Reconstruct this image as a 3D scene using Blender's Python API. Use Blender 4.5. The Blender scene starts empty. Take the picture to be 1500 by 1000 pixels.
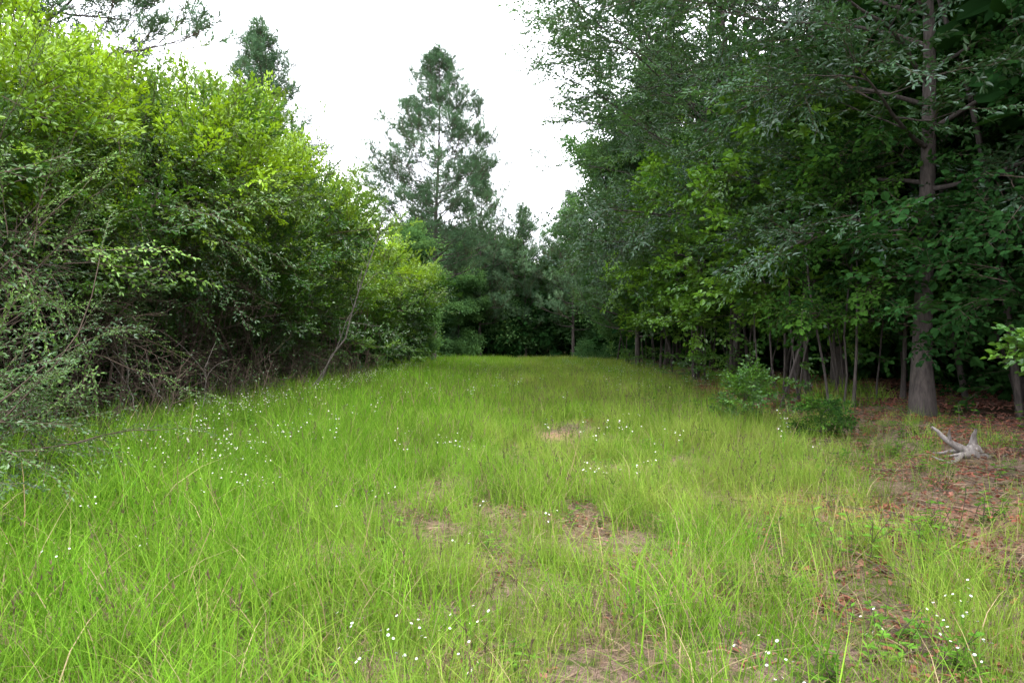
import bpy, math, numpy as np
from mathutils import Vector
R=np.random.default_rng(7)
scene=bpy.context.scene
COL=scene.collection

# ------------------------------------------------------------------ materials
def nt(mat):
    mat.use_nodes=True
    t=mat.node_tree; t.nodes.clear(); return t
def leaf_mat(name,c1,c2,ctint,transl=0.35,gloss=0.06,rough=0.42,tcol=(1.25,1.15,0.6),real=False):
    m=bpy.data.materials.new(name); t=nt(m); N=t.nodes; L=t.links
    def at(nm,ty):
        a=N.new('ShaderNodeAttribute'); a.attribute_type=ty; a.attribute_name=nm; return a.outputs['Fac']
    ty='GEOMETRY' if real else 'INSTANCER'
    out=N.new('ShaderNodeOutputMaterial')
    mix=N.new('ShaderNodeMix'); mix.data_type='RGBA'
    mix.inputs[6].default_value=(*c1,1); mix.inputs[7].default_value=(*c2,1)
    L.new(at('lv','GEOMETRY'),mix.inputs[0])
    mix2=N.new('ShaderNodeMix'); mix2.data_type='RGBA'
    L.new(at('tint',ty),mix2.inputs[0]); L.new(mix.outputs[2],mix2.inputs[6]); mix2.inputs[7].default_value=(*ctint,1)
    vm=N.new('ShaderNodeVectorMath'); vm.operation='SCALE'
    L.new(mix2.outputs[2],vm.inputs[0]); L.new(at('val',ty),vm.inputs['Scale'])
    d=N.new('ShaderNodeBsdfDiffuse'); L.new(vm.outputs[0],d.inputs['Color'])
    tm=N.new('ShaderNodeVectorMath'); tm.operation='MULTIPLY'; L.new(vm.outputs[0],tm.inputs[0]); tm.inputs[1].default_value=tcol
    tr=N.new('ShaderNodeBsdfTranslucent'); L.new(tm.outputs[0],tr.inputs['Color'])
    m1=N.new('ShaderNodeMixShader'); m1.inputs[0].default_value=transl
    L.new(d.outputs[0],m1.inputs[1]); L.new(tr.outputs[0],m1.inputs[2])
    if gloss>0:
        g=N.new('ShaderNodeBsdfGlossy'); g.inputs['Roughness'].default_value=rough; g.inputs['Color'].default_value=(.8,.85,.9,1)
        m2=N.new('ShaderNodeMixShader'); m2.inputs[0].default_value=gloss
        L.new(m1.outputs[0],m2.inputs[1]); L.new(g.outputs[0],m2.inputs[2]); m1=m2
    L.new(m1.outputs[0],out.inputs[0])
    return m
def bark_mat(name,c1,c2,scale=9):
    m=bpy.data.materials.new(name); t=nt(m); N=t.nodes; L=t.links
    out=N.new('ShaderNodeOutputMaterial'); b=N.new('ShaderNodeBsdfPrincipled'); b.inputs['Roughness'].default_value=0.9
    tc=N.new('ShaderNodeTexCoord'); mp=N.new('ShaderNodeMapping'); mp.inputs['Scale'].default_value=(1,1,0.22)
    L.new(tc.outputs['Object'],mp.inputs[0])
    n=N.new('ShaderNodeTexNoise'); n.inputs['Scale'].default_value=scale*2; n.inputs['Detail'].default_value=6; n.inputs['Roughness'].default_value=.7
    L.new(mp.outputs[0],n.inputs['Vector'])
    r=N.new('ShaderNodeValToRGB'); r.color_ramp.elements[0].position=.35; r.color_ramp.elements[1].position=.68
    r.color_ramp.elements[0].color=(*c1,1); r.color_ramp.elements[1].color=(*c2,1)
    L.new(n.outputs['Fac'],r.inputs[0]); L.new(r.outputs[0],b.inputs['Base Color'])
    bp=N.new('ShaderNodeBump'); bp.inputs['Strength'].default_value=.8; bp.inputs['Distance'].default_value=.03
    L.new(n.outputs['Fac'],bp.inputs['Height']); L.new(bp.outputs[0],b.inputs['Normal'])
    L.new(b.outputs[0],out.inputs[0]); return m
def noise_diffuse(name,a,b_,sc=12):
    m=bpy.data.materials.new(name); t=nt(m); N=t.nodes; L=t.links
    out=N.new('ShaderNodeOutputMaterial'); d=N.new('ShaderNodeBsdfDiffuse')
    n=N.new('ShaderNodeTexNoise'); n.inputs['Scale'].default_value=sc; n.inputs['Detail'].default_value=1
    mx=N.new('ShaderNodeMix'); mx.data_type='RGBA'; mx.inputs[6].default_value=(*a,1); mx.inputs[7].default_value=(*b_,1)
    L.new(n.outputs['Fac'],mx.inputs[0]); L.new(mx.outputs[2],d.inputs['Color']); L.new(d.outputs[0],out.inputs[0]); return m

M_OAK=leaf_mat('oak_leaf',(.020,.062,.024),(.042,.112,.036),(.10,.22,.045),.30,.07,.45)
M_BROAD=leaf_mat('broad_leaf',(.035,.115,.016),(.065,.175,.022),(.15,.31,.028),.40,.05)
M_SHADE=leaf_mat('shaded_broad_leaf',(.013,.046,.014),(.027,.080,.022),(.08,.19,.025),.30,0)  # darker broad-leaf copy; shade of the forest depths put into the colour
M_PRIV=leaf_mat('shrub_leaf',(.022,.078,.008),(.060,.155,.012),(.26,.43,.014),.36,.05)
M_GREY=leaf_mat('small_leaf',(.028,.072,.022),(.060,.125,.036),(.16,.29,.055),.30,.04)
M_PINE=leaf_mat('hazy_pine_needle',(.042,.095,.052),(.078,.145,.078),(.13,.22,.12),.22,0,real=True)  # needle green shifted grey-blue: distance haze mixed into the colour
M_FAR=leaf_mat('hazy_far_leaf',(.044,.112,.042),(.076,.165,.060),(.14,.27,.09),.35,0)  # lightened, slightly blue green: aerial haze is part of this colour
M_GRASS=leaf_mat('grass_blade',(.075,.200,.016),(.180,.350,.032),(.35,.40,.10),.40,0,.45,(1.2,1.1,.6),real=True)
M_STEM=leaf_mat('weed_stem',(.08,.18,.02),(.12,.26,.03),(.2,.3,.05),.2,0)
M_WEED=leaf_mat('weed_leaf',(.05,.145,.02),(.10,.24,.03),(.18,.29,.04),.35,0)
M_DRY=leaf_mat('dry_grass',(.22,.165,.085),(.40,.32,.19),(.3,.2,.12),.25,0,.6,(1,1,.9),real=True)
M_SEED=leaf_mat('seed_head',(.07,.05,.035),(.18,.13,.075),(.2,.2,.1),.15,0,.6,(1,1,.9),real=True)
M_DEAD=leaf_mat('dead_leaf',(.10,.050,.036),(.27,.15,.11),(.28,.105,.07),.10,0,.6,(1,1,.9))
M_STRAW=leaf_mat('straw',(.16,.11,.07),(.40,.32,.22),(.3,.22,.15),.1,0,.6,(1,1,.9))
M_PETAL=noise_diffuse('petal',(.50,.50,.53),(.66,.66,.68),30)
M_YEL=noise_diffuse('flower_centre',(.5,.36,.04),(.7,.55,.06),30)
M_TWIG=noise_diffuse('twig',(.032,.024,.019),(.13,.10,.08))
M_BARK=bark_mat('bark',(.028,.022,.019),(.090,.073,.063))
M_PBARK=bark_mat('pine_bark',(.040,.033,.029),(.10,.082,.07))
M_PALE=bark_mat('weathered_wood',(.10,.085,.075),(.30,.27,.25),12)
M_GREYW=bark_mat('dead_wood',(.07,.06,.052),(.20,.18,.16),12)

# ------------------------------------------------------------------ mesh helpers
class MB:
    def __init__(s): s.v=[];s.f=[];s.m=[];s.lv=[];s.n=0
    def add(s,V,F,mi,lv):
        V=np.asarray(V,float); F=np.asarray(F,int)
        s.v.append(V); s.f.append(F+s.n); s.n+=len(V)
        s.m.append(np.full(len(F),mi)); s.lv.append(np.broadcast_to(lv,(len(V),)).astype(float))
    def mesh(s,name,mats,smooth=False):
        me=bpy.data.meshes.new(name)
        V=np.concatenate(s.v); F=np.concatenate(s.f); M=np.concatenate(s.m); lv=np.concatenate(s.lv)
        me.vertices.add(len(V)); me.vertices.foreach_set('co',V.ravel())
        me.loops.add(F.size); me.loops.foreach_set('vertex_index',F.ravel().astype(np.int32))
        me.polygons.add(len(F)); me.polygons.foreach_set('loop_start',(np.arange(len(F))*4).astype(np.int32))
        try: me.polygons.foreach_set('loop_total',np.full(len(F),4,dtype=np.int32))
        except Exception: pass
        for m in mats: me.materials.append(m)
        me.polygons.foreach_set('material_index',M.astype(np.int32))
        me.polygons.foreach_set('use_smooth',np.full(len(F),smooth))
        me.update(calc_edges=True)
        a=me.attributes.new('lv','FLOAT','POINT'); a.data.foreach_set('value',lv)
        return me
def unit(a): 
    a=np.asarray(a,float); return a/np.maximum(np.linalg.norm(a,axis=-1,keepdims=True),1e-9)
def leaves(mb,P,D,Nn,L,W,mi,lv,fold=.25,curl=.12):
    P=np.asarray(P,float);D=unit(D);S=unit(np.cross(Nn,D));Nn=np.cross(D,S)
    n=len(P); L=np.broadcast_to(L,(n,))[:,None]; W=np.broadcast_to(W,(n,))[:,None]
    def pt(t,s,u): return P+D*L*t+S*W*s+Nn*(W*u*fold)-Nn*(L*curl*t*t)
    V=np.stack([pt(0,0,0),pt(.32,.5,.8),pt(.72,.38,.6),pt(1,0,0),pt(.72,-.38,.6),pt(.32,-.5,.8)],1).reshape(-1,3)
    b=(np.arange(n)*6)[:,None]
    F=np.concatenate([b+np.array([[0,1,2,3]]),b+np.array([[0,3,4,5]])])
    mb.add(V,F,mi,np.repeat(lv,6))
def tube(mb,P,r,sides,mi,lv=.5):
    P=np.asarray(P,float); n=len(P); r=np.broadcast_to(r,(n,))
    T=unit(np.gradient(P,axis=0)); ref=np.array([0,0,1.]) if abs(T[0,2])<.8 else np.array([1.,0,0])
    A=unit(np.cross(T,ref)); B=np.cross(T,A)
    an=np.arange(sides)*2*np.pi/sides
    V=P[:,None]+r[:,None,None]*(np.cos(an)[None,:,None]*A[:,None]+np.sin(an)[None,:,None]*B[:,None])
    V=V.reshape(-1,3); i=np.arange(n-1)[:,None]*sides; j=np.arange(sides)[None]; k=(j+1)%sides
    F=np.stack([i+j,i+k,i+sides+k,i+sides+j],-1).reshape(-1,4)
    mb.add(V,F,mi,lv)
def poly(rng,p0,d,L,n,wob,grav=0.):
    P=[np.array(p0,float)]; d=unit(d)
    for i in range(n):
        d=unit(d+rng.normal(0,wob,3)+np.array([0,0,grav])); P.append(P[-1]+d*L/n)
    return np.array(P)

# ------------------------------------------------------------------ instancing
REAL=set()
def src_collection(name,meshes,real=False):
    c=bpy.data.collections.new(name)
    if real: REAL.add(c.name)
    for me in meshes:
        o=bpy.data.objects.new(name,me); c.objects.link(o)
    return c
_gn={}
def gn_for(col):
    if col.name in _gn: return _gn[col.name]
    g=bpy.data.node_groups.new('scatter_'+col.name,'GeometryNodeTree')
    g.interface.new_socket('Geometry',in_out='INPUT',socket_type='NodeSocketGeometry')
    g.interface.new_socket('Geometry',in_out='OUTPUT',socket_type='NodeSocketGeometry')
    N=g.nodes;L=g.links
    i=N.new('NodeGroupInput');o=N.new('NodeGroupOutput')
    ci=N.new('GeometryNodeCollectionInfo'); ci.inputs['Collection'].default_value=col
    ci.inputs['Separate Children'].default_value=True; ci.inputs['Reset Children'].default_value=True
    ip=N.new('GeometryNodeInstanceOnPoints'); ip.inputs['Pick Instance'].default_value=True
    def na(n,t):
        x=N.new('GeometryNodeInputNamedAttribute'); x.data_type=t; x.inputs['Name'].default_value=n
        return [s for s in x.outputs if s.name=='Attribute' and s.enabled][0] if any(s.enabled for s in x.outputs) else x.outputs[0]
    L.new(i.outputs[0],ip.inputs['Points']); L.new(ci.outputs[0],ip.inputs['Instance'])
    L.new(na('idx','INT'),ip.inputs['Instance Index'])
    L.new(na('rot','FLOAT_VECTOR'),ip.inputs['Rotation'])
    L.new(na('scl','FLOAT_VECTOR'),ip.inputs['Scale'])
    if col.name in REAL:
        rz=N.new('GeometryNodeRealizeInstances'); L.new(ip.outputs[0],rz.inputs[0]); L.new(rz.outputs[0],o.inputs[0])
    else: L.new(ip.outputs[0],o.inputs[0])
    _gn[col.name]=g; return g
TOT={}
def scatter(name,col,P,D,Nn,S,tint,parent=None,rng=R):
    P=np.asarray(P,float); n=len(P); TOT[col.name]=TOT.get(col.name,0)+n
    D=unit(D); Y=unit(np.cross(Nn,D)); Z=np.cross(D,Y)
    rot=np.stack([np.arctan2(Y[:,2],Z[:,2]),np.arcsin(np.clip(-D[:,2],-1,1)),np.arctan2(D[:,1],D[:,0])],1)
    S=np.asarray(S,float); S=np.repeat(S[:,None],3,1) if S.ndim==1 else S
    me=bpy.data.meshes.new(name); me.vertices.add(n); me.vertices.foreach_set('co',P.ravel())
    a=me.attributes.new('rot','FLOAT_VECTOR','POINT'); a.data.foreach_set('vector',rot.ravel())
    a=me.attributes.new('scl','FLOAT_VECTOR','POINT'); a.data.foreach_set('vector',S.ravel())
    a=me.attributes.new('idx','INT','POINT'); a.data.foreach_set('value',rng.integers(0,len(col.objects),n).astype(np.int32))
    a=me.attributes.new('tint','FLOAT','POINT'); a.data.foreach_set('value',np.clip(tint,0,1)*np.ones(n))
    a=me.attributes.new('val','FLOAT','POINT'); a.data.foreach_set('value',rng.uniform(.62,1.32,n))
    o=bpy.data.objects.new(name,me); COL.objects.link(o)
    md=o.modifiers.new('scatter','NODES'); md.node_group=gn_for(col)
    if parent: o.parent=parent
    return o
def obj(name,mb,mats,smooth=True,parent=None):
    o=bpy.data.objects.new(name,mb.mesh(name,mats,smooth)); COL.objects.link(o)
    if parent: o.parent=parent
    return o

# ------------------------------------------------------------------ spray sources
def spray(seed,length,nsub,sublen,lL,lW,step,mats,jn=.35,grav=-.02,twr=.004,leaf_frac=1.,ang=.9):
    rng=np.random.default_rng(seed); mb=MB()
    main=poly(rng,(0,0,0),(1,0,.1),length,6,.10,grav); tube(mb,main,np.linspace(twr*1.6,twr*.5,7),3,1)
    tw=[(main,.25)]
    for k in range(nsub):
        t=.12+.85*k/nsub; i=min(int(t*6),5); p=main[i]+(main[i+1]-main[i])*(t*6-i)
        d=unit(main[i+1]-main[i]); s=1 if k%2 else -1; a=ang+rng.normal(0,.2)
        dd=np.array([d[0]*math.cos(a)-s*d[1]*math.sin(a),d[1]*math.cos(a)+s*math.sin(a)*1.,d[2]+rng.normal(.08,.22)])
        q=poly(rng,p,dd,sublen*(1-.55*t)*rng.uniform(.7,1.2),4,.14,grav); tube(mb,q[::2],np.linspace(twr*.8,twr*.3,3),3,1); tw.append((q,0.))
    PP=[];DD=[];NN=[]
    for q,t0 in tw:
        Ls=np.linalg.norm(np.diff(q,axis=0),axis=1).sum(); m=max(2,int(Ls*(1-t0)/step)); n=len(q)-1
        for k in range(m):
            if rng.random()>leaf_frac: continue
            t=t0+(1-t0)*(k+.8)/m*.999; i=min(int(t*n),n-1); p=q[i]+(q[i+1]-q[i])*(t*n-i); d=unit(q[i+1]-q[i])
            s=1 if k%2 else -1; sd=unit(np.cross((0,0,1),d)); 
            PP.append(p); DD.append(d*.8+sd*s*rng.uniform(.3,1.1)+rng.normal(0,.3,3)); NN.append(np.array([0,0,1.])+rng.normal(0,jn,3))
        PP.append(q[-1]);DD.append(q[-1]-q[-2]);NN.append(np.array([0,0,1.])+rng.normal(0,jn,3))
    n=len(PP); sc=rng.uniform(.65,1.2,n)
    leaves(mb,PP,DD,NN,lL*sc,lW*sc,0,rng.random(n))
    return mb.mesh('spray',mats)
def multi(name,nv,**k):
    return src_collection(name,[spray(s*13+len(name),**k) for s in range(nv)])
C_OAK=multi('oak_spray',4,length=.95,nsub=9,sublen=.48,lL=.105,lW=.040,step=.044,mats=[M_OAK,M_TWIG],jn=.5)
C_BROAD=multi('broadleaf_spray',4,length=.9,nsub=6,sublen=.40,lL=.125,lW=.095,step=.072,mats=[M_BROAD,M_TWIG],jn=.4,grav=-.05)
C_SHADE=multi('shade_leaf_spray',4,length=.9,nsub=6,sublen=.40,lL=.115,lW=.085,step=.066,mats=[M_SHADE,M_TWIG],jn=.4,grav=-.05)
C_PRIV=multi('shrub_spray',4,length=.70,nsub=8,sublen=.34,lL=.082,lW=.040,step=.036,mats=[M_PRIV,M_TWIG],jn=.5,grav=.03,ang=.7)
C_GREY=multi('arching_spray',3,length=1.3,nsub=11,sublen=.36,lL=.052,lW=.025,step=.036,mats=[M_GREY,M_TWIG],jn=.6,grav=-.08,ang=.8)
C_BARE=multi('bare_twig',3,length=1.3,nsub=12,sublen=.6,lL=.045,lW=.022,step=.05,mats=[M_GREY,M_TWIG],jn=.8,grav=-.04,leaf_frac=.06,twr=.007,ang=.6)
def clump(seed,n,rad,lL,lW,mats):
    rng=np.random.default_rng(seed); mb=MB()
    P=[];
    for k in range(9):
        c=unit(rng.normal(0,1,3))*rad*rng.uniform(.2,.7)*np.array([1,1,.7]); P.append(c+rng.normal(0,rad*.27,(n//9,3))*np.array([1,1,.55]))
    P=np.concatenate(P); m=len(P)
    D=unit(P)+rng.normal(0,.7,(m,3)); Nn=np.array([0,0,1])+rng.normal(0,.6,(m,3))
    s=rng.uniform(.6,1.3,m); leaves(mb,P,D,Nn,lL*s,lW*s,0,rng.random(m))
    return mb.mesh('clump',mats)
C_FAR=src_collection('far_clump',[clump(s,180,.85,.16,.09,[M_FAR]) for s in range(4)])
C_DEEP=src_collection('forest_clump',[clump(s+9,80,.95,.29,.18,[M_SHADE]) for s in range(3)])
def pine_spray(seed,length=.8,nt_=7,need=16,nl=.21,nw=.009):
    rng=np.random.default_rng(seed); mb=MB()
    main=poly(rng,(0,0,0),(1,0,0),length,5,.1,.05); tube(mb,main,np.linspace(.012,.005,6),3,1)
    tips=[(main[-1],main[-1]-main[-2])]
    for k in range(nt_):
        t=.25+.75*k/nt_; i=min(int(t*5),4); p=main[i]; s=1 if k%2 else -1
        q=poly(rng,p,(math.cos(.8),s*math.sin(.8),rng.normal(.2,.3)),rng.uniform(.2,.4),3,.1,.08); tube(mb,q[::3],.005,3,1); tips.append((q[-1],q[-1]-q[-2])); 
    PP=[];DD=[]
    for p,d in tips:
        d=unit(d)
        for j in range(need):
            PP.append(p-d*rng.uniform(0,.14)); DD.append(d*rng.uniform(.1,1.1)+unit(rng.normal(0,1,3))*.8)
    n=len(PP); P=np.array(PP);D=unit(DD);S=unit(np.cross(D,rng.normal(0,1,(n,3))))*nw
    e=P+D*nl*rng.uniform(.7,1.1,(n,1)); V=np.stack([P-S,P+S,e+S*.5,e-S*.5],1).reshape(-1,3)
    mb.add(V,np.arange(4*n).reshape(-1,4),0,np.repeat(rng.random(n),4)); return mb.mesh('pine_spray',[M_PINE,M_TWIG])
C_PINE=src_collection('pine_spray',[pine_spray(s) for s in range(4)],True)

# ------------------------------------------------------------------ ground
def smooth(a,b,x):
    t=np.clip((x-a)/(b-a),0,1); return t*t*(3-2*t)
def vnoise(x,y,s,seed=0):
    x=np.asarray(x,float)/s;y=np.asarray(y,float)/s
    xi=np.floor(x).astype(int);yi=np.floor(y).astype(int);fx=x-xi;fy=y-yi;fx=fx*fx*(3-2*fx);fy=fy*fy*(3-2*fy)
    def h(a,b):
        n=np.sin(a*127.1+b*311.7+seed*74.7)*43758.5453; return n-np.floor(n)
    return (h(xi,yi)*(1-fx)+h(xi+1,yi)*fx)*(1-fy)+(h(xi,yi+1)*(1-fx)+h(xi+1,yi+1)*fx)*fy
def redge(y): return np.interp(y,[0,3.5,5.4,9,14,20,50],[2.2,2.4,2.8,3.6,4.5,5.4,7.0])
def hz(x,y):
    x=np.asarray(x,float);y=np.asarray(y,float)
    e=redge(y)
    z=.38*smooth(e+.4,e+3.2,x)*(1-.5*smooth(20,50,y))
    z=z+.14*(vnoise(x,y,.9,2)-.5)*smooth(e-.3,e+1.5,x)
    z=z+.10*(vnoise(x,y,3.5,1)-.5)+.03*(vnoise(x,y,.7,3)-.5)
    z=z-.05*np.exp(-((x-.65)/.35)**2)
    return z*(1-smooth(60,120,np.hypot(x,y)))
def axis(a,b,st,far):
    mid=np.arange(a,b+1e-6,st); out=[];v=b;s=st
    while v<far: s*=1.35; v+=s; out.append(v)
    lo=[];v=a;s=st
    while v>-far: s*=1.35; v-=s; lo.append(v)
    return np.concatenate([lo[::-1],mid,out])
gx=axis(-12,14,.2,500);gy=axis(-2,40,.2,500)
X,Y=np.meshgrid(gx,gy); V=np.stack([X,Y,hz(X,Y)],-1).reshape(-1,3)
ii,jj=np.meshgrid(np.arange(len(gx)-1),np.arange(len(gy)-1)); b=(jj*len(gx)+ii).ravel()
F=np.stack([b,b+1,b+1+len(gx),b+len(gx)],1)
m=bpy.data.materials.new('soil'); t=nt(m); N=t.nodes; L=t.links
out=N.new('ShaderNodeOutputMaterial'); bs=N.new('ShaderNodeBsdfDiffuse')
tc=N.new('ShaderNodeTexCoord')
def noise(sc,det=6,rough=.6):
    n=N.new('ShaderNodeTexNoise'); n.inputs['Scale'].default_value=sc; n.inputs['Detail'].default_value=det; n.inputs['Roughness'].default_value=rough
    L.new(tc.outputs['Object'],n.inputs['Vector']); return n
def mixc(f,a,b):
    x=N.new('ShaderNodeMix'); x.data_type='RGBA'
    L.new(f,x.inputs[0])
    for i,v in ((6,a),(7,b)):
        if isinstance(v,tuple): x.inputs[i].default_value=(*v,1)
        else: L.new(v,x.inputs[i])
    return x.outputs[2]
def ramp(f,a,b):
    r=N.new('ShaderNodeMapRange'); r.inputs['From Min'].default_value=a; r.inputs['From Max'].default_value=b; L.new(f,r.inputs['Value']); return r.outputs[0]
n1=noise(35,6,.75); n2=noise(1.6,3); n3=noise(9,4); n4=noise(120,3,.7)
c=mixc(ramp(n1.outputs['Fac'],.35,.65),(.060,.040,.030),(.27,.19,.145))
c=mixc(ramp(n4.outputs['Fac'],.52,.66),c,(.33,.24,.18))
c=mixc(ramp(n3.outputs['Fac'],.47,.62),c,(.07,.10,.025))
ca=N.new('ShaderNodeAttribute'); ca.attribute_name='clay'
clay=mixc(ramp(n1.outputs['Fac'],.3,.7),(.22,.12,.08),(.44,.28,.19))
ns=N.new('ShaderNodeMath'); ns.operation='MULTIPLY_ADD'; L.new(n3.outputs['Fac'],ns.inputs[0]); ns.inputs[1].default_value=1.2
L.new(ca.outputs['Fac'],ns.inputs[2])
c=mixc(ramp(ns.outputs[0],.95,1.15),c,clay)
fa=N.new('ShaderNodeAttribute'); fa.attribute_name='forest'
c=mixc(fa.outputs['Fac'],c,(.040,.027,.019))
bp=N.new('ShaderNodeBump'); bp.inputs['Distance'].default_value=.04; bp.inputs['Strength'].default_value=.9
L.new(n1.outputs['Fac'],bp.inputs['Height']); L.new(bp.outputs[0],bs.inputs['Normal'])
L.new(c,bs.inputs['Color']); L.new(bs.outputs[0],out.inputs[0])
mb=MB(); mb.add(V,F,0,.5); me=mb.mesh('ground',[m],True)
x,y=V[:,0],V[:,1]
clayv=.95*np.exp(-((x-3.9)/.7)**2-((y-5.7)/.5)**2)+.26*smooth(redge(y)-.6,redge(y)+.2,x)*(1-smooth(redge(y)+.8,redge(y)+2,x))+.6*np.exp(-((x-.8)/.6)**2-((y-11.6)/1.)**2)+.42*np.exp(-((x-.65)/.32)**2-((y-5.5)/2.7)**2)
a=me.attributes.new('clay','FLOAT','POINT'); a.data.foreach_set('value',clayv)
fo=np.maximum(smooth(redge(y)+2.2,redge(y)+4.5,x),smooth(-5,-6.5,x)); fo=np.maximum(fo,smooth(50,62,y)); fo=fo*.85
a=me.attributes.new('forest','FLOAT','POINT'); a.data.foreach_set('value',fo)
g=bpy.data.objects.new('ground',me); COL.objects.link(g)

# ------------------------------------------------------------------ grass
def blades(seed,n,rad,h0,h1,w,mats,bend=.5,stand=0.12,dry=.05,seg=3):
    rng=np.random.default_rng(seed); mb=MB()
    r=rad*np.sqrt(rng.random(n)); a=rng.random(n)*2*np.pi
    B=np.stack([r*np.cos(a),r*np.sin(a),np.full(n,-.02)],1)
    h=h0+(h1-h0)*rng.random(n)**1.9; bd=rng.random(n)*2*np.pi; bb=np.stack([np.cos(bd),np.sin(bd),0*bd],1)
    ln=rng.normal(0,stand,(n,3)); ln[:,2]=0; be=bend*rng.random(n)
    sd=rng.random(n)*np.pi; S=np.stack([np.cos(sd),np.sin(sd),0*sd],1)*w*rng.uniform(.5,1.4,(n,1))
    rows=[]
    for k in range(seg+1):
        t=k/seg
        c=B+np.array([0,0,1.])*(h*(t-.42*be*t*t))[:,None]+(ln*t+bb*(be*t*t)[:,None]*.9)*h[:,None]
        wd=(1-t**1.6)*.95+.05; rows+= [c-S*wd*.5,c+S*wd*.5]
    V=np.stack(rows,1); q=V.shape[1]; V=V.reshape(-1,3); b=(np.arange(n)*q)[:,None]; lv=np.repeat(rng.random(n),q)
    isd=rng.random(n)<dry
    for d,mi in ((False,0),(True,1)):
        sel=np.where(isd==d)[0]
        Fs=np.concatenate([b[sel]+np.array([[2*k,2*k+1,2*k+3,2*k+2]]) for k in range(seg)])
        if d: mb.add(np.zeros((0,3)),Fs-mb.n,mi,np.zeros(0))
        else: mb.add(V,Fs,mi,lv)
    return mb.mesh('tuft',mats)
C_G1=src_collection('grass_tuft',[blades(s,115,.22,.08,.60,.0060,[M_GRASS,M_DRY],1.2,.22,.06,4) for s in range(6)],True)
C_G2=src_collection('far_grass_tuft',[blades(s+20,100,.42,.12,.52,.014,[M_GRASS,M_DRY],.8,.15,.05,2) for s in range(4)],True)
C_GD=src_collection('dry_grass_tuft',[blades(s+40,50,.18,.08,.36,.0040,[M_GRASS,M_DRY],1.0,.3,.8) for s in range(3)],True)
def stalks(seed,n=7):
    rng=np.random.default_rng(seed); mb=MB()
    for k in range(n):
        p=rng.normal(0,.16,3);p[2]=0
        q=poly(rng,p,(rng.normal(0,.15),rng.normal(0,.15),1),rng.uniform(.35,.68),6,.06); tube(mb,q,np.linspace(.0020,.0012,7),3,1 if k%2 else 0,rng.random())
        m=10; t=rng.uniform(.0,1,m); i=q[-2]+(q[-1]-q[-2])*t[:,None]*1.0
        leaves(mb,i,np.array([0,0,1])+rng.normal(0,.35,(m,3)),rng.normal(0,1,(m,3)),.030,.006,1,rng.random(m))
    return mb.mesh('stalk',[M_GRASS,M_SEED])
C_ST=src_collection('seed_stalks',[stalks(s) for s in range(4)],True)
def flower(seed):
    rng=np.random.default_rng(seed); mb=MB(); q=poly(rng,(0,0,0),(rng.normal(0,.1),rng.normal(0,.1),1),.44,5,.05); tube(mb,q,.002,3,0)
    m=8; leaves(mb,q[rng.integers(0,4,m)],rng.normal(0,1,(m,3))+np.array([0,0,.7]),np.array([0,0,1])+rng.normal(0,.3,(m,3)),.06,.012,0,rng.random(m))
    for k in range(6):
        s=poly(rng,q[3]+(q[4]-q[3])*rng.random(),(rng.normal(0,.6),rng.normal(0,.6),1),rng.uniform(.06,.18),3,.1); tube(mb,s,.0012,3,0)
        c=s[-1]; n=unit(np.array([0,-.15,1])+rng.normal(0,.45,3)); A=unit(np.cross(n,(1,.3,0)));B=np.cross(n,A); rr=rng.uniform(.0060,.0092)
        P=[];D=[]
        for j in range(12):
            a=j*np.pi/6; P.append(c); D.append(A*math.cos(a)+B*math.sin(a)+n*.12)
        leaves(mb,P,D,np.tile(n,(12,1)),rr,.0040,1,.5*np.ones(12),.1,.0)
        an=np.arange(6)*np.pi/3; ring=c+n*.0022+.0030*(np.cos(an)[:,None]*A+np.sin(an)[:,None]*B)
        mb.add(ring,[[0,1,2,3],[0,3,4,5]],2,.5)
    return mb.mesh('flower',[M_STEM,M_PETAL,M_YEL])
C_FL=src_collection('fleabane',[flower(s) for s in range(5)])
def weed(seed):
    rng=np.random.default_rng(seed); mb=MB()
    for k in range(6):
        p=rng.normal(0,.06,3);p[2]=0
        q=poly(rng,p,(rng.normal(0,.45),rng.normal(0,.45),1),rng.uniform(.1,.28),4,.1); tube(mb,q,.0022,3,1,.5)
        m=9; t=rng.random(m); i=(t*3.99).astype(int); a=rng.random(m)*6.28
        leaves(mb,q[i]+(q[i+1]-q[i])*.5,np.stack([np.cos(a),np.sin(a),.35+0*a],1),np.array([0,0,1])+rng.normal(0,.25,(m,3)),rng.uniform(.03,.065,m),rng.uniform(.014,.028,m),0,rng.random(m))
    return mb.mesh('weed',[M_WEED,M_TWIG])
C_WD=src_collection('weed',[weed(s) for s in range(4)])
def litter(seed):
    rng=np.random.default_rng(seed); mb=MB(); n=45
    P=rng.uniform(-.35,.35,(n,3)); P[:,2]=rng.uniform(.004,.03,n); a=rng.random(n)*6.28
    leaves(mb,P,np.stack([np.cos(a),np.sin(a),rng.normal(0,.15,n)],1),np.array([0,0,1])+rng.normal(0,.25,(n,3)),rng.uniform(.03,.08,n),rng.uniform(.015,.04,n),0,rng.random(n),.5,.2)
    for k in range(4):
        p=rng.uniform(-.3,.3,3);p[2]=.02; q=poly(rng,p,(*rng.normal(0,1,2),0),rng.uniform(.1,.4),4,.15);q[:,2]=.02+rng.random()*.02; tube(mb,q,.004,4,1)
    return mb.mesh('litter',[M_DEAD,M_TWIG])
C_LI=src_collection('leaf_litter',[litter(s) for s in range(4)])
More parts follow.
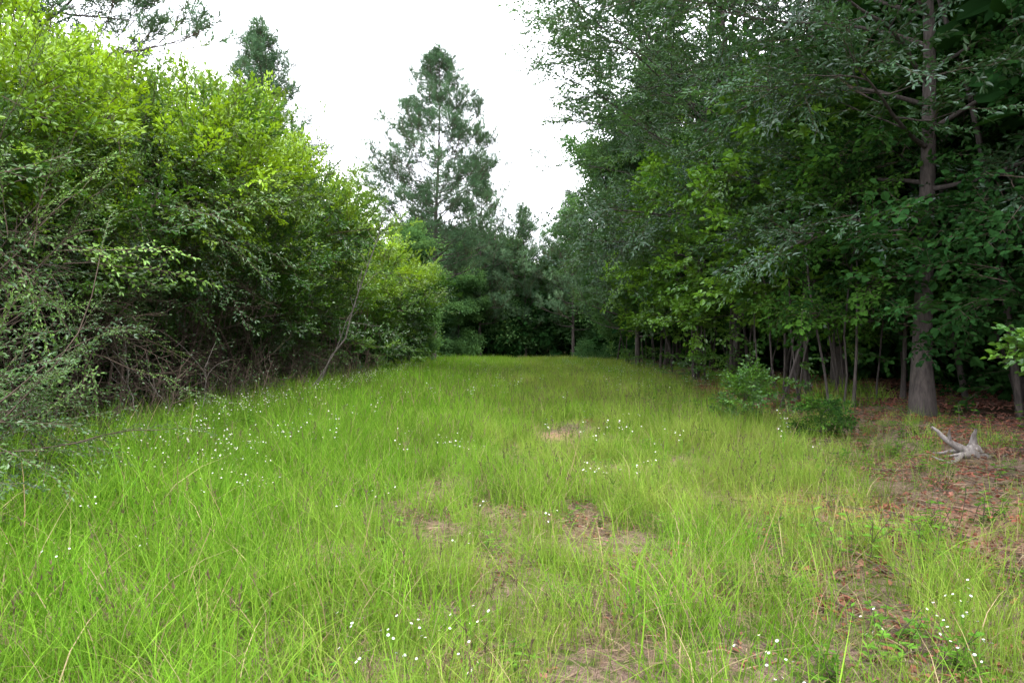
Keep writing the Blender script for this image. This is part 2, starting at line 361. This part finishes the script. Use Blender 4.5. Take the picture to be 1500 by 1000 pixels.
def thatch(seed):
    rng=np.random.default_rng(seed); mb=MB(); n=80
    P=rng.uniform(-.35,.35,(n,3)); P[:,2]=rng.uniform(.004,.04,n); a=rng.random(n)*6.28
    leaves(mb,P,np.stack([np.cos(a),np.sin(a),rng.normal(0,.12,n)],1),np.array([0,0,1])+rng.normal(0,.3,(n,3)),rng.uniform(.06,.20,n),rng.uniform(.003,.006,n),0,rng.random(n),.2,.15)
    return mb.mesh('thatch',[M_STRAW])
C_TH=src_collection('thatch',[thatch(s) for s in range(4)])

def density(x,y):
    e=redge(y)
    d=1-.86*smooth(e-.4,e+1.0,x)
    d=d*smooth(-8,-6.2,x)
    bare=np.exp(-((x-.65)/.24)**2)*smooth(9.5,6.5,y)*.72
    bare=np.maximum(bare,1.*np.exp(-((x-.85)/.75)**4-((y-11.6)/1.2)**4))
    bare=np.maximum(bare,.5*np.exp(-((x-2.0)/.7)**2-((y-3.8)/.7)**2))
    bare=np.maximum(bare,np.exp(-((x-3.9)/.9)**2-((y-5.7)/.6)**2))
    bare=np.maximum(bare,.6*smooth(.54,.80,vnoise(x,y,.5,5))*smooth(-2.5,.3,x)*smooth(13,6.5,y))
    return d*(1-bare)
def pts(x0,x1,y0,y1,den,fn=None):
    n=int((x1-x0)*(y1-y0)*den); x=R.uniform(x0,x1,n);y=R.uniform(y0,y1,n)
    if fn is not None: k=R.random(n)<fn(x,y); x,y=x[k],y[k]
    return x,y
def place(name,col,x,y,s0,s1,tint=None,rng=R):
    n=len(x); P=np.stack([x,y,hz(x,y)],1); a=R.random(n)*6.28
    D=np.stack([np.cos(a),np.sin(a),R.normal(0,.03,n)],1); Nn=np.tile([0,0,1.],(n,1))
    S=R.uniform(s0,s1,n) if not hasattr(s0,'__len__') else s0
    return scatter(name,col,P,D,Nn,S,R.random(n)*.4 if tint is None else tint)
def gtint(x,y): return np.clip(.02+.46*vnoise(x,y,1.6,8)*smooth(-2.5,2.2,x)+.34*(vnoise(x,y,.5,9)-.3)*smooth(-3,1,x)+R.normal(0,.12,len(x)),0,1)
def gscale(x,y): return (.56+.46*vnoise(x,y,1.0,11)+.38*smooth(0,-4.5,x)+.12*smooth(10,25,y)-.08*smooth(0,2.5,x)*smooth(12,8,y))*R.uniform(.65,1.35,len(x))
x,y=pts(-7.5,6.5,1.2,13,25,density); place('meadow_grass',C_G1,x,y,gscale(x,y),None,gtint(x,y))
x,y=pts(-8,8.5,13,58,6.5,density); place('meadow_grass',C_G2,x,y,gscale(x,y),None,gtint(x,y))
x,y=pts(-4,6.5,1.5,14,2.8,lambda x,y:smooth(-3,2,x)*.9+.1); place('dry_grass',C_GD,x,y,.7,1.15)
x=np.concatenate([R.normal(1.45,.15,22)]);y=R.normal(4.3,.13,22); place('dry_grass',C_GD,x,y,.9,1.3)
x,y=pts(-6,6,2.2,34,2.4,density); place('grass_seed_stalks',C_ST,x,y,.6,1.05)
x,y=pts(-5,5.5,1.5,11,6.0); place('thatch',C_TH,x,y,.8,1.1,R.random(len(x)))
x,y=pts(-6,6.5,1.5,14,2.4); place('broadleaf_weeds',C_WD,x,y,.5,1.0)
x,y=pts(2.4,8.5,3,26,3.0,lambda x,y:vnoise(x,y,.9,14)>.5); place('broadleaf_weeds',C_WD,x,y,.6,1.5)
x,y=pts(-7,-4.4,5,34,4.5); place('broadleaf_weeds',C_WD,x,y,1.0,2.6)
x,y=pts(-6.2,-4.6,5,22,9,lambda x,y:vnoise(x,y,.8,22)>.35); place('meadow_grass',C_G1,x,y,R.uniform(1.1,1.9,len(x)),None,R.random(len(x))*.3)
# flowers
fx=[];fy=[]
for px,py,n,sp in [(525,925,4,.16),(645,945,3,.14),(1100,965,3,.16),(1370,895,4,.22),(1395,885,2,.1),(870,690,5,.35),(295,700,8,.5),(440,640,12,.8),(425,650,10,.7),(615,665,5,.35),(905,640,8,.7),(735,775,3,.3),(60,790,3,.3),(280,665,14,.6),(170,680,20,.6),(230,650,20,.8),(520,730,3,.4),(1160,640,4,.5),(330,610,20,1.),(860,640,5,.6)]:
    yy=1.25/((py-500)/1000.); xx=(px-750)/1000*yy
    fx+=list(R.normal(xx,sp,n)); fy+=list(R.normal(yy,sp,n))
x,y=pts(-5.4,-4,7,32,5); fx+=list(x);fy+=list(y)
x,y=pts(-4,6.5,14,50,.4); fx+=list(x);fy+=list(y)
x,y=pts(2,7,16,48,.8); fx+=list(x);fy+=list(y)
fx=np.array(fx);fy=np.array(fy); place('fleabane_flowers',C_FL,fx,fy,.88+.45*smooth(4,11,fy),None)
x,y=pts(1.6,12,2.3,26,8,lambda x,y:smooth(redge(y)-1.2,redge(y)+.2,x)*.95+.05); place('leaf_litter',C_LI,x,y,.8,1.2,R.random(len(x)))
x,y=pts(-2,4,2.2,9,1.8); place('leaf_litter',C_LI,x,y,.6,.9,R.random(len(x))*.5)

# ------------------------------------------------------------------ trees
def tree(name,pos,H,r0,base,Rc,nl,col,seed,bark=None,lean=(0,0),bias=None,sp=.30,tint=.2,scale=1.,up=.25,prof=None,nsub=6,droop=-.03,trunkwob=.03):
    rng=np.random.default_rng(seed); mb=MB(); x,y=pos; z=float(hz(x,y))-.1
    tr=poly(rng,(x,y,z),(lean[0],lean[1],1),H,12,trunkwob,.05); rr=r0*np.linspace(1,.12,13); rr[0]*=1.45; rr[1]*=1.02
    tube(mb,tr,rr,10,0)
    P=[];D=[]
    for k in range(nl):
        t=base+(1-base)*(k+rng.random())/nl; t=min(t,.98); i=min(int(t*12),11); p=tr[i]+(tr[i+1]-tr[i])*(t*12-i)
        u=(t-base)/(1-base); a=k*2.4+rng.normal(0,.5)
        d=np.array([math.cos(a),math.sin(a),0.])
        if bias is not None: d=unit(d+np.array([*bias,0])*rng.random())
        pr=prof(u) if prof else (.55+.9*u if u<.45 else 1.-(u-.45)*1.15)
        Lb=Rc*max(pr,.22)*rng.uniform(.75,1.15); el=up+u*.9
        q=poly(rng,p,(d[0],d[1],el),Lb,7,.11,droop); r1=max(.012,r0*.30*(1-.6*u))
        tube(mb,q,np.linspace(r1,r1*.2,8),6,0)
        for s in range(nsub+1):
            if s==nsub: w=q[4:]; 
            else:
                tt=.28+.7*s/nsub; j=min(int(tt*7),6); pp=q[j]+(q[j+1]-q[j])*(tt*7-j); dd=unit(q[j+1]-q[j]); sg=1 if s%2 else -1
                side=unit(np.cross((0,0,1),dd))*sg; w=poly(rng,pp,dd*.6+side*.8+np.array([0,0,rng.normal(.05,.25)]),Lb*.42*(1.1-.5*tt)*rng.uniform(.6,1.2),5,.15,droop)
                tube(mb,w,np.linspace(r1*.35,.004,6),4,0)
            seg=np.linalg.norm(np.diff(w,axis=0),axis=1); Ls=seg.sum(); m=max(2,int(Ls/sp)); n=len(w)-1
            for j in range(m):
                tt=(j+rng.random())/m*.999; e=int(tt*n); P.append(w[e]+(w[e+1]-w[e])*(tt*n-e)); dr=unit(w[e+1]-w[e]); D.append(dr*.7+rng.normal(0,.5,3)*np.array([1,1,.5]))
            P.append(w[-1]); D.append(w[-1]-w[-2])
    P=np.array(P);D=np.array(D);n=len(P)
    o=obj(name,mb,[bark or M_BARK])
    ti=tint*rng.uniform(0,1.6,n)
    scatter('foliage',col,P,D,np.array([0,0,1.])+rng.normal(0,.3,(n,3)),rng.uniform(.75,1.25,n)*scale,ti,o,rng)
    return o
def pprof(u): return .72+.8*u if u<.35 else 1-(u-.35)/.65*.93
def pine(name,pos,H,r0,base,Rc,seed,nl=60,scale=1.,tint=.1,lean=(0,0),prof=pprof,per=1.5):
    rng=np.random.default_rng(seed); mb=MB(); x,y=pos; z=float(hz(x,y))-.1
    tr=poly(rng,(x,y,z),(lean[0],lean[1],1),H,14,.012,.03); tube(mb,tr,r0*np.linspace(1,.08,15),8,0); P=[];D=[]
    for k in range(nl):
        t=base+(1-base)*(k/nl)**.93; i=min(int(t*14),13); p=tr[i]+(tr[i+1]-tr[i])*(t*14-i); u=(t-base)/(1-base); a=k*2.4+rng.normal(0,.4)
        Lb=Rc*prof(u)*rng.uniform(.6,1.15)
        q=poly(rng,p,(math.cos(a),math.sin(a),.02+.6*u),Lb,6,.07,.05); tube(mb,q,np.linspace(.05*(1-u)+.012,.01,7),5,0)
        for s in range(int(3+Lb*per)):
            tt=rng.uniform(.3,1)*.999; j=int(tt*6); pp=q[j]; dd=unit(q[j+1]-q[j]); sd=unit(np.cross((0,0,1),dd))*rng.choice([-1,1])
            w=poly(rng,pp,dd+sd*.9+np.array([0,0,.25]),Lb*.30*rng.uniform(.5,1.2),3,.12,.08); tube(mb,w,.010,3,0)
            P.append(w[-1]);D.append(w[-1]-w[-2]+np.array([0,0,.1]))
        P.append(q[-1]);D.append(q[-1]-q[-2])
    P.append(tr[-1]);D.append((0,0,1.))
    P=np.array(P);D=np.array(D);n=len(P); o=obj(name,mb,[M_PBARK])
    scatter('needles',C_PINE,P,D,rng.normal(0,.3,(n,3))+np.array([0.01,0,1]),rng.uniform(.8,1.2,n)*scale,tint*rng.uniform(0,2,n),o,rng); return o

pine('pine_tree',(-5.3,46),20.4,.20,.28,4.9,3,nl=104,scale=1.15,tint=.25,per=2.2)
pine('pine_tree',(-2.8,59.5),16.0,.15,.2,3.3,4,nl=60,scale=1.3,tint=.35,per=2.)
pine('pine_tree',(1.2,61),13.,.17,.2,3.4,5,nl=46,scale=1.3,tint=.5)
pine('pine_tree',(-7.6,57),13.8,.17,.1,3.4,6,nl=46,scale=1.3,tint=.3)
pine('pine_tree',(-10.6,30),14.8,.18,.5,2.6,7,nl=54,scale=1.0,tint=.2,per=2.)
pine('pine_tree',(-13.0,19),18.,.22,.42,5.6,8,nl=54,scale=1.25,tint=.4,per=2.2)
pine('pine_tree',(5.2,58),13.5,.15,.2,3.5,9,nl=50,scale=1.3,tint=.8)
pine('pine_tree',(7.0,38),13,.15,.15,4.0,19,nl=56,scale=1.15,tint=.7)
# right trees
LB=(-1.0,-.3)
tree('added_shade_oak',(7.1,11.8),13.5,.17,.22,5.2,28,C_OAK,21,bias=LB,sp=.47,tint=.15)
tree('added_shade_oak',(8.4,17.5),15.5,.17,.20,6.8,31,C_OAK,22,bias=LB,sp=.54,tint=.25,scale=1.08)
tree('added_shade_oak',(7.9,24),17.5,.20,.18,8.6,34,C_OAK,23,bias=LB,sp=.66,tint=.4,scale=1.35)
tree('added_shade_oak',(8.4,31),19,.20,.16,8.8,32,C_OAK,24,bias=LB,sp=.78,tint=.55,scale=1.6)
tree('added_shade_oak',(8.9,39),16,.18,.12,7.0,28,C_FAR,25,bias=LB,sp=1.0,tint=.4,scale=.9)
tree('added_shade_oak',(9.4,47),15,.17,.12,6.2,26,C_FAR,26,bias=LB,sp=1.1,tint=.45,scale=1.)
tree('added_shade_oak',(10.2,9.5),13,.16,.25,5.,20,C_OAK,27,sp=.6,tint=.1)
tree('added_shade_oak',(11,6.3),12,.15,.28,4.6,18,C_OAK,28,sp=.65,tint=.1,bias=(-.4,.2))
tree('added_shade_oak',(9.6,-.8),12,.15,.40,4.4,16,C_OAK,48,sp=.9,tint=.1,scale=1.5)  # out of view; added to block skylight from the right
tree('sweetgum_tree',(6.9,16),6.8,.06,.28,2.6,18,C_BROAD,29,bias=(-.8,-.4),sp=.42,tint=.7)
tree('sweetgum_tree',(6.7,21),7.4,.06,.26,2.7,18,C_BROAD,30,bias=(-.6,-.3),sp=.45,tint=.85)
tree('sweetgum_tree',(7.2,27),8.2,.07,.24,2.9,18,C_BROAD,31,bias=(-.6,-.3),sp=.48,tint=.85,scale=1.15)
tree('sweetgum_tree',(7.4,34),9,.07,.2,3.2,20,C_BROAD,32,bias=(-.6,-.3),sp=.55,tint=.8,scale=1.35)
tree('maple_tree',(7.9,13.8),6.2,.05,.28,2.4,14,C_SHADE,33,bias=(-.5,-.3),sp=.42,tint=.25)
tree('maple_tree',(8.7,10.2),5.4,.045,.28,2.2,12,C_SHADE,34,bias=(-.4,-.5),sp=.42,tint=.1)
tree('maple_tree',(6.5,13.0),4.2,.035,.34,1.5,10,C_SHADE,44,bias=(-.2,-.3),sp=.45,tint=.5,scale=.9)
tree('sapling',(4.3,12.6),.95,.012,.2,.5,6,C_BROAD,35,sp=.3,tint=.4,scale=.36)
tree('sapling',(4.9,10.8),.6,.012,.15,.4,5,C_SHADE,36,sp=.3,tint=.5,scale=.34)
tree('sapling',(5.25,6.4),1.6,.012,.5,.38,4,C_BROAD,37,sp=.3,tint=.4,scale=.45)
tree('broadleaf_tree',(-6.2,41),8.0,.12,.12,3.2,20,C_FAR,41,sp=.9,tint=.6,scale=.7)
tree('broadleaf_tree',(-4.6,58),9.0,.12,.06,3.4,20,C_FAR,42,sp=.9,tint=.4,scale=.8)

def mass(name,spots,col,seed,Hr,scale,tint,dens=1.0,base=.12):
    rng=np.random.default_rng(seed); mb=MB(); P=[];D=[]
    for (x,y) in spots:
        H=rng.uniform(*Hr); z=float(hz(x,y)); tr=poly(rng,(x,y,z-.1),(rng.normal(0,.03),rng.normal(0,.03),1),H*.9,6,.03,.03)
        tube(mb,tr,np.linspace(rng.uniform(.08,.17),.02,7),6,0)
        for k in range(11):
            u=base+(1-base)*(k+rng.random())/11; rad=(1.4+1.3*math.sin(min(u*1.1,1)*math.pi*.85))*rng.uniform(.7,1.15)*H/13
            a=rng.random()*6.28; c=np.array([x+math.cos(a)*rad*.8,y+math.sin(a)*rad*.8,z+u*H*.93])
            n=int(13*rad*rad*dens)+2; dv=unit(rng.normal(0,1,(n,3))); P.append(c+dv*rad*rng.uniform(.45,1,(n,1))*np.array([1,1,.75])); D.append(dv+rng.normal(0,.4,(n,3)))
            tube(mb,np.array([tr[min(int(u*6),5)],c]),np.array([.04,.015]),4,0)
    P=np.concatenate(P);D=np.concatenate(D);n=len(P); o=obj(name,mb,[M_BARK])
    k=P[:,2]>.2; P=P[k];D=D[k];n=len(P)
    scatter('foliage',col,P,D,np.array([0,0,1.])+rng.normal(0,.4,(n,3)),rng.uniform(.7,1.3,n)*scale,tint*rng.uniform(0,1.5,n),o,rng)
sp=[(x+R.normal(0,1),y+R.normal(0,1.2)) for y in (63,69) for x in np.arange(-20,22,3.8)]
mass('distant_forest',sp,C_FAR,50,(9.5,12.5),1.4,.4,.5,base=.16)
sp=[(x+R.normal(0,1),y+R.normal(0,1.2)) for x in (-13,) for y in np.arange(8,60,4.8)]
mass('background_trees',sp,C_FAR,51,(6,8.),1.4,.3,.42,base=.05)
sp=[(13+R.normal(0,1),y+R.normal(0,1.)) for y in np.arange(4,60,4.2)]
mass('background_trees',sp,C_DEEP,52,(12,15),1.7,.1,.32,base=.12)
sp=[(18+R.normal(0,1),y+R.normal(0,1.)) for y in np.arange(6,60,5.5)]
mass('background_trees',sp,C_DEEP,53,(12,15),2.1,.1,.16,base=.1)  # unseen back row, there only to block skylight
n=520; x=R.uniform(-20,20,n);y=R.uniform(60,68,n); P=np.stack([x,y,R.random(n)*4.8+.2],1)
scatter('distant_undergrowth',C_DEEP,P,R.normal(0,1,(n,3)),np.tile([0,0,1.],(n,1))+R.normal(0,.2,(n,3)),R.uniform(1.2,1.9,n),R.random(n)*.05)
n=70; x=np.concatenate([R.uniform(-11,-4.5,n//2),R.uniform(5.0,9,n//2)]);y=R.uniform(54,59,n); P=np.stack([x,y,R.random(n)**2*2.4+.3],1)
scatter('distant_undergrowth',C_FAR,P,R.normal(0,1,(n,3)),np.tile([0,0,1.],(n,1))+R.normal(0,.2,(n,3)),R.uniform(.6,1.1,n),R.random(n)*.3)
mb=MB()
for k in range(70):
    x=R.uniform(7.5,15); y=R.uniform(11,50); r=R.uniform(.03,.09)
    tube(mb,poly(R,(x,y,float(hz(x,y))-.1),(R.normal(0,.08),R.normal(0,.08),1),R.uniform(5,10),6,.05),np.linspace(r,r*.5,7),6,0)
for k in range(44):
    y=13+36*R.random()**1.3; x=redge(y)+R.uniform(1.0,3.2); r=R.uniform(.012,.04)
    tube(mb,poly(R,(x,y,float(hz(x,y))-.1),(R.normal(0,.12),R.normal(0,.12),1),R.uniform(2.5,7),6,.07),np.linspace(r,r*.5,7),5,0)
obj('understory_trunks',mb,[M_BARK])
n=480; x=R.uniform(10.2,18,n);y=R.uniform(5,60,n); P=np.stack([x,y,hz(x,y)+R.random(n)**1.2*3.4],1)
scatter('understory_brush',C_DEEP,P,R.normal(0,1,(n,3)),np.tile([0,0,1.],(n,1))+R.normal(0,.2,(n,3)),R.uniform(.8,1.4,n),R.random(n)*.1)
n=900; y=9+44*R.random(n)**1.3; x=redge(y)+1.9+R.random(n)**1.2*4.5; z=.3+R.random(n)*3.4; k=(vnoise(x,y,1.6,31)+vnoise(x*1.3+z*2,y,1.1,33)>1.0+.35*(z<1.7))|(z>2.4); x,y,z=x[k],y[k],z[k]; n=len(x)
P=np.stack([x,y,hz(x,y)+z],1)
scatter('understory_brush',C_SHADE,P,np.stack([R.normal(-.5,.7,n),R.normal(-.3,.7,n),R.normal(0,.25,n)],1),np.tile([0,0,1.],(n,1))+R.normal(0,.3,(n,3)),R.uniform(.6,1.05,n)*(1+y/60),R.random(n)*np.clip((y-8)/25,0,.9))  # tint falls off towards the camera: forest shade put into leaf colour
n=200; y=12+42*R.random(n)**1.2; x=redge(y)+.7+R.random(n)*1.2; z=.1+R.random(n)*.9; k=vnoise(x,y,1.3,37)>.5; x,y,z=x[k],y[k],z[k]; n=len(x)
scatter('understory_brush',C_BROAD,np.stack([x,y,hz(x,y)+z],1),np.stack([R.normal(-.5,.7,n),R.normal(-.4,.7,n),R.normal(.2,.25,n)],1),np.tile([0,0,1.],(n,1))+R.normal(0,.3,(n,3)),R.uniform(.35,.6,n)*(1+y/60),R.random(n)*.5)

# ------------------------------------------------------------------ shrubs
def shrub(name,blobs,col,seed,dens,scale,tint,root,lobes=8,rad_l=(.4,1.15),upb=.5,shell=(.55,1.03),nstem=12,nsh=13,lob_d=(.35,-.25,.3)):
    rng=np.random.default_rng(seed); B=[np.array(b,float) for b in blobs]; extra=[]
    for b in B:
        for k in range(lobes):
            d=unit(rng.normal(0,1,3)+np.array(lob_d)); r=rng.uniform(*rad_l); extra.append(np.array([*(b[:3]+d*b[3:]*rng.uniform(.85,1.15)),r,r,r*.75]))
    A=B+extra; P=[];D=[];T=[]
    for i,b in enumerate(A):
        area=4*math.pi*((b[3]+b[4]+b[5])/3)**2; ex=i>=len(B); n=int(area*dens*(1.15 if ex else .40)); off=rng.uniform(-.5,.38)  # off: lobe tint spread, leaf variety plus uneven light put into colour
        dv=unit(rng.normal(0,1,(n,3))); s=rng.uniform(*shell,(n,1))**.7; p=b[:3]+dv*b[3:]*s
        keep=np.ones(n,bool)
        for j,c in enumerate(B):
            if j!=i: keep&=(((p-c[:3])/c[3:])**2).sum(1)>.35
        keep&=p[:,2]>.15
        P.append(p[keep]);D.append((unit(dv/b[3:])+np.array([0,0,upb])+rng.normal(0,.45,(n,3)))[keep])
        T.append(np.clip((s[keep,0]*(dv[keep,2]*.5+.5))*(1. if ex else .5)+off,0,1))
    P=np.concatenate(P);D=np.concatenate(D);T=np.concatenate(T);n=len(P); mb=MB()
    for k in range(nstem*len(B)):
        b=B[k%len(B)]; r0=np.array([root[0]+rng.normal(0,.6),b[1]+rng.normal(0,.7),0.]); r0[2]=float(hz(r0[0],r0[1]))-.05
        tgt=b[:3]+unit(rng.normal(0,1,3))*b[3:]*rng.uniform(.4,.95); mid=(r0+tgt)/2+np.array([0,0,.12*np.linalg.norm(tgt-r0)])+rng.normal(0,.25,3)
        tt=np.linspace(0,1,8)[:,None]; q=(1-tt)**2*r0+2*tt*(1-tt)*mid+tt*tt*tgt+rng.normal(0,.03,(8,3)); q[0]=r0
        r=rng.uniform(.012,.04); tube(mb,q,np.linspace(r,r*.25,8),5,0)
    sh=[]
    for k in range(nsh*len(B)):
        b=B[k%len(B)]; d=unit(rng.normal(0,1,3)+np.array([.4,-.3,.6])); q=poly(rng,b[:3]+d*b[3:]*.85,d+np.array([0,0,.5]),rng.uniform(.8,2.2),6,.16,-.07); tube(mb,q,np.linspace(.010,.004,7),4,0)
        for j in (2,3,4,6): sh.append((q[j],q[j]-q[j-1]))
    P=np.concatenate([P,[a for a,_ in sh]]); D=np.concatenate([D,[unit(b)+rng.normal(0,.15,3) for _,b in sh]]); T=np.concatenate([T,rng.uniform(.2,.9,len(sh))]); n=len(P)
    o=obj(name,mb,[M_TWIG])
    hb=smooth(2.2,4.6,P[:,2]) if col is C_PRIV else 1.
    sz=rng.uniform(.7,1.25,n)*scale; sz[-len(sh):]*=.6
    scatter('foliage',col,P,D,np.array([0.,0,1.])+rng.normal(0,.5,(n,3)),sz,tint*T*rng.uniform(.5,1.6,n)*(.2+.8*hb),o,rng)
    return o
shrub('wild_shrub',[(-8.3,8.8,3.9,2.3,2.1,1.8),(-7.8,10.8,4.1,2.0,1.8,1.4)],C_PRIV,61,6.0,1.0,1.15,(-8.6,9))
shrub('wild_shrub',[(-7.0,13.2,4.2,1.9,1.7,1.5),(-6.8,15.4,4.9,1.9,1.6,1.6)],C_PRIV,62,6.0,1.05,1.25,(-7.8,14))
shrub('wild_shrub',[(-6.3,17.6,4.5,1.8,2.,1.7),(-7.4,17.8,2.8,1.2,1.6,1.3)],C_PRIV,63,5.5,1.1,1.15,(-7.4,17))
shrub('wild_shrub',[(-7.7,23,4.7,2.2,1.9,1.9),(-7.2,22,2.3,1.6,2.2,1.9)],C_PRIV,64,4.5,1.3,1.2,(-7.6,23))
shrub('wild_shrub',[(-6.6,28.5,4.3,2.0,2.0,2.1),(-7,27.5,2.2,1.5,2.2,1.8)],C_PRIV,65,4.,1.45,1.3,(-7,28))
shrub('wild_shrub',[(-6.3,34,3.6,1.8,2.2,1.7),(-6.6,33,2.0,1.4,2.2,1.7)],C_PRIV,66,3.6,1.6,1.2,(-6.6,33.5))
shrub('arching_shrub',[(-6.4,7.2,1.6,1.2,1.3,1.3),(-7.0,8.8,2.2,1.2,1.5,1.3)],C_GREY,67,3.6,1.0,.85,(-6.8,7.8),lobes=5,upb=.1)
shrub('arching_shrub',[(-6.6,11.6,3.3,.8,1.6,.9)],C_GREY,68,3.0,1.1,.5,(-7.5,12),lobes=4,upb=.1)
shrub('arching_shrub',[(-5.4,5.8,.55,.8,1.1,.55)],C_GREY,69,5,.65,.5,(-5.5,5.9),lobes=5,upb=.2)
n=700; y=R.uniform(7.5,24,n); x=-6.0-R.random(n)*2.2; P=np.stack([x,y,.2+R.random(n)*3.0],1)
scatter('twig_thicket',C_BARE,P,np.stack([R.normal(.3,.6,n),R.normal(-.1,.6,n),R.normal(.35,.7,n)],1),np.tile([0,0,1.],(n,1))+R.normal(0,.6,(n,3)),R.uniform(.7,1.2,n),R.random(n)*.3)
n=170; y=R.uniform(6.5,26,n); x=-5.2-R.random(n)*1.0; P=np.stack([x,y,hz(x,y)],1)
scatter('dry_stems',C_BARE,P,np.stack([R.normal(0,.35,n),R.normal(0,.35,n),np.ones(n)],1),np.stack([R.normal(0,1,n),R.normal(0,1,n),0*x],1),R.uniform(.4,1.1,n),R.random(n)*.3)
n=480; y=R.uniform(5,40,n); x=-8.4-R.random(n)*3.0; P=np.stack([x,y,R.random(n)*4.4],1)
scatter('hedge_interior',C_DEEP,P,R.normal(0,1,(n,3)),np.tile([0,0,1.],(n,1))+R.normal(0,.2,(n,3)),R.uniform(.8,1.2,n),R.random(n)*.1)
mb=MB(); rr=np.random.default_rng(5)
for a,b_,r in [((-5.2,17.6,.2),(-3.15,16.6,4.7),.030),((-5.1,17.2,.3),(-3.6,16.6,3.3),.017),((-5.6,10.4,.1),(-5.9,10.2,1.5),.012),((-5.3,11,.1),(-5.7,10.6,1.1),.010),((-5.2,11.2,.1),(-4.9,11,1.3),.010)]:
    a=np.array(a);b_=np.array(b_); t_=np.linspace(0,1,9)[:,None]; q=a+(b_-a)*t_+np.array([.35,0,-.35])*np.sin(t_*3.14)*.5*np.linalg.norm(b_-a)/5+rr.normal(0,.04,(9,3)); tube(mb,q,np.linspace(r,r*.3,9),6,0)
    for k in range(6):
        i=rr.integers(4,8); tube(mb,poly(rr,q[i],unit(b_-a)+rr.normal(0,.5,3),rr.uniform(.3,.9),5,.15),np.linspace(r*.3,.003,6),4,0)
obj('dead_branches',mb,[M_GREYW])
mb=MB(); rr=np.random.default_rng(9); c=np.array([5.45,8.1,float(hz(5.45,8.1))+.08])
for d,Lk,r in [((-.5,-.2,.75),.55,.05),((.15,-.1,1),.34,.05),((-.9,-.2,.22),.5,.05),((.5,-.4,.0),.5,.06),((-.6,-.7,.02),.5,.045),((-1,.3,.40),.4,.03),((.7,.1,.15),.35,.04)]:
    q=poly(rr,c,d,Lk*1.05,7,.20,-.03); tube(mb,q,np.linspace(r*1.3,r*.25,8),8,0)
    if Lk>.45: tube(mb,poly(rr,q[4],np.array(d)+rr.normal(0,.5,3),.22,4,.15),np.linspace(r*.5,r*.12,5),6,0)
tube(mb,np.array([c+[.1,.1,-.2],c+[.02,0,0],c+[0,-.02,.10],c+[-.03,-.03,.14]]),np.array([.15,.12,.08,.02]),9,0)
obj('weathered_stump',mb,[M_PALE])
print('INSTANCES',TOT)

# ------------------------------------------------------------------ light, sky, camera
el,az=math.radians(60),math.radians(140)
w=bpy.data.worlds.new('World'); scene.world=w; w.use_nodes=True; t=w.node_tree; N=t.nodes; L=t.links; N.clear()
o=N.new('ShaderNodeOutputWorld'); b=N.new('ShaderNodeBackground'); b.inputs['Strength'].default_value=.12
s=N.new('ShaderNodeTexSky'); s.sky_type='NISHITA'; s.sun_disc=False; s.sun_elevation=el; s.sun_rotation=az; s.dust_density=3
mx=N.new('ShaderNodeMix'); mx.data_type='RGBA'; mx.inputs[0].default_value=.85; L.new(s.outputs[0],mx.inputs[6]); mx.inputs[7].default_value=(43,43.5,47,1)
L.new(mx.outputs[2],b.inputs['Color']); L.new(b.outputs[0],o.inputs[0])
ld=bpy.data.lights.new('sun','SUN'); ld.energy=4.8; ld.angle=math.radians(14); ld.color=(1,.96,.88)
lo=bpy.data.objects.new('sun',ld); COL.objects.link(lo)
dv=Vector((math.sin(az)*math.cos(el),math.cos(az)*math.cos(el),math.sin(el))); lo.rotation_euler=dv.to_track_quat('Z','Y').to_euler()
cd=bpy.data.cameras.new('camera'); cd.lens=24; cd.sensor_width=36; cd.clip_end=2000; co=bpy.data.objects.new('camera',cd); COL.objects.link(co)
co.location=(0,0,1.6); co.rotation_euler=(math.radians(90),0,0); scene.camera=co
scene.view_settings.view_transform='Standard'; scene.view_settings.look='None'; scene.view_settings.exposure=0
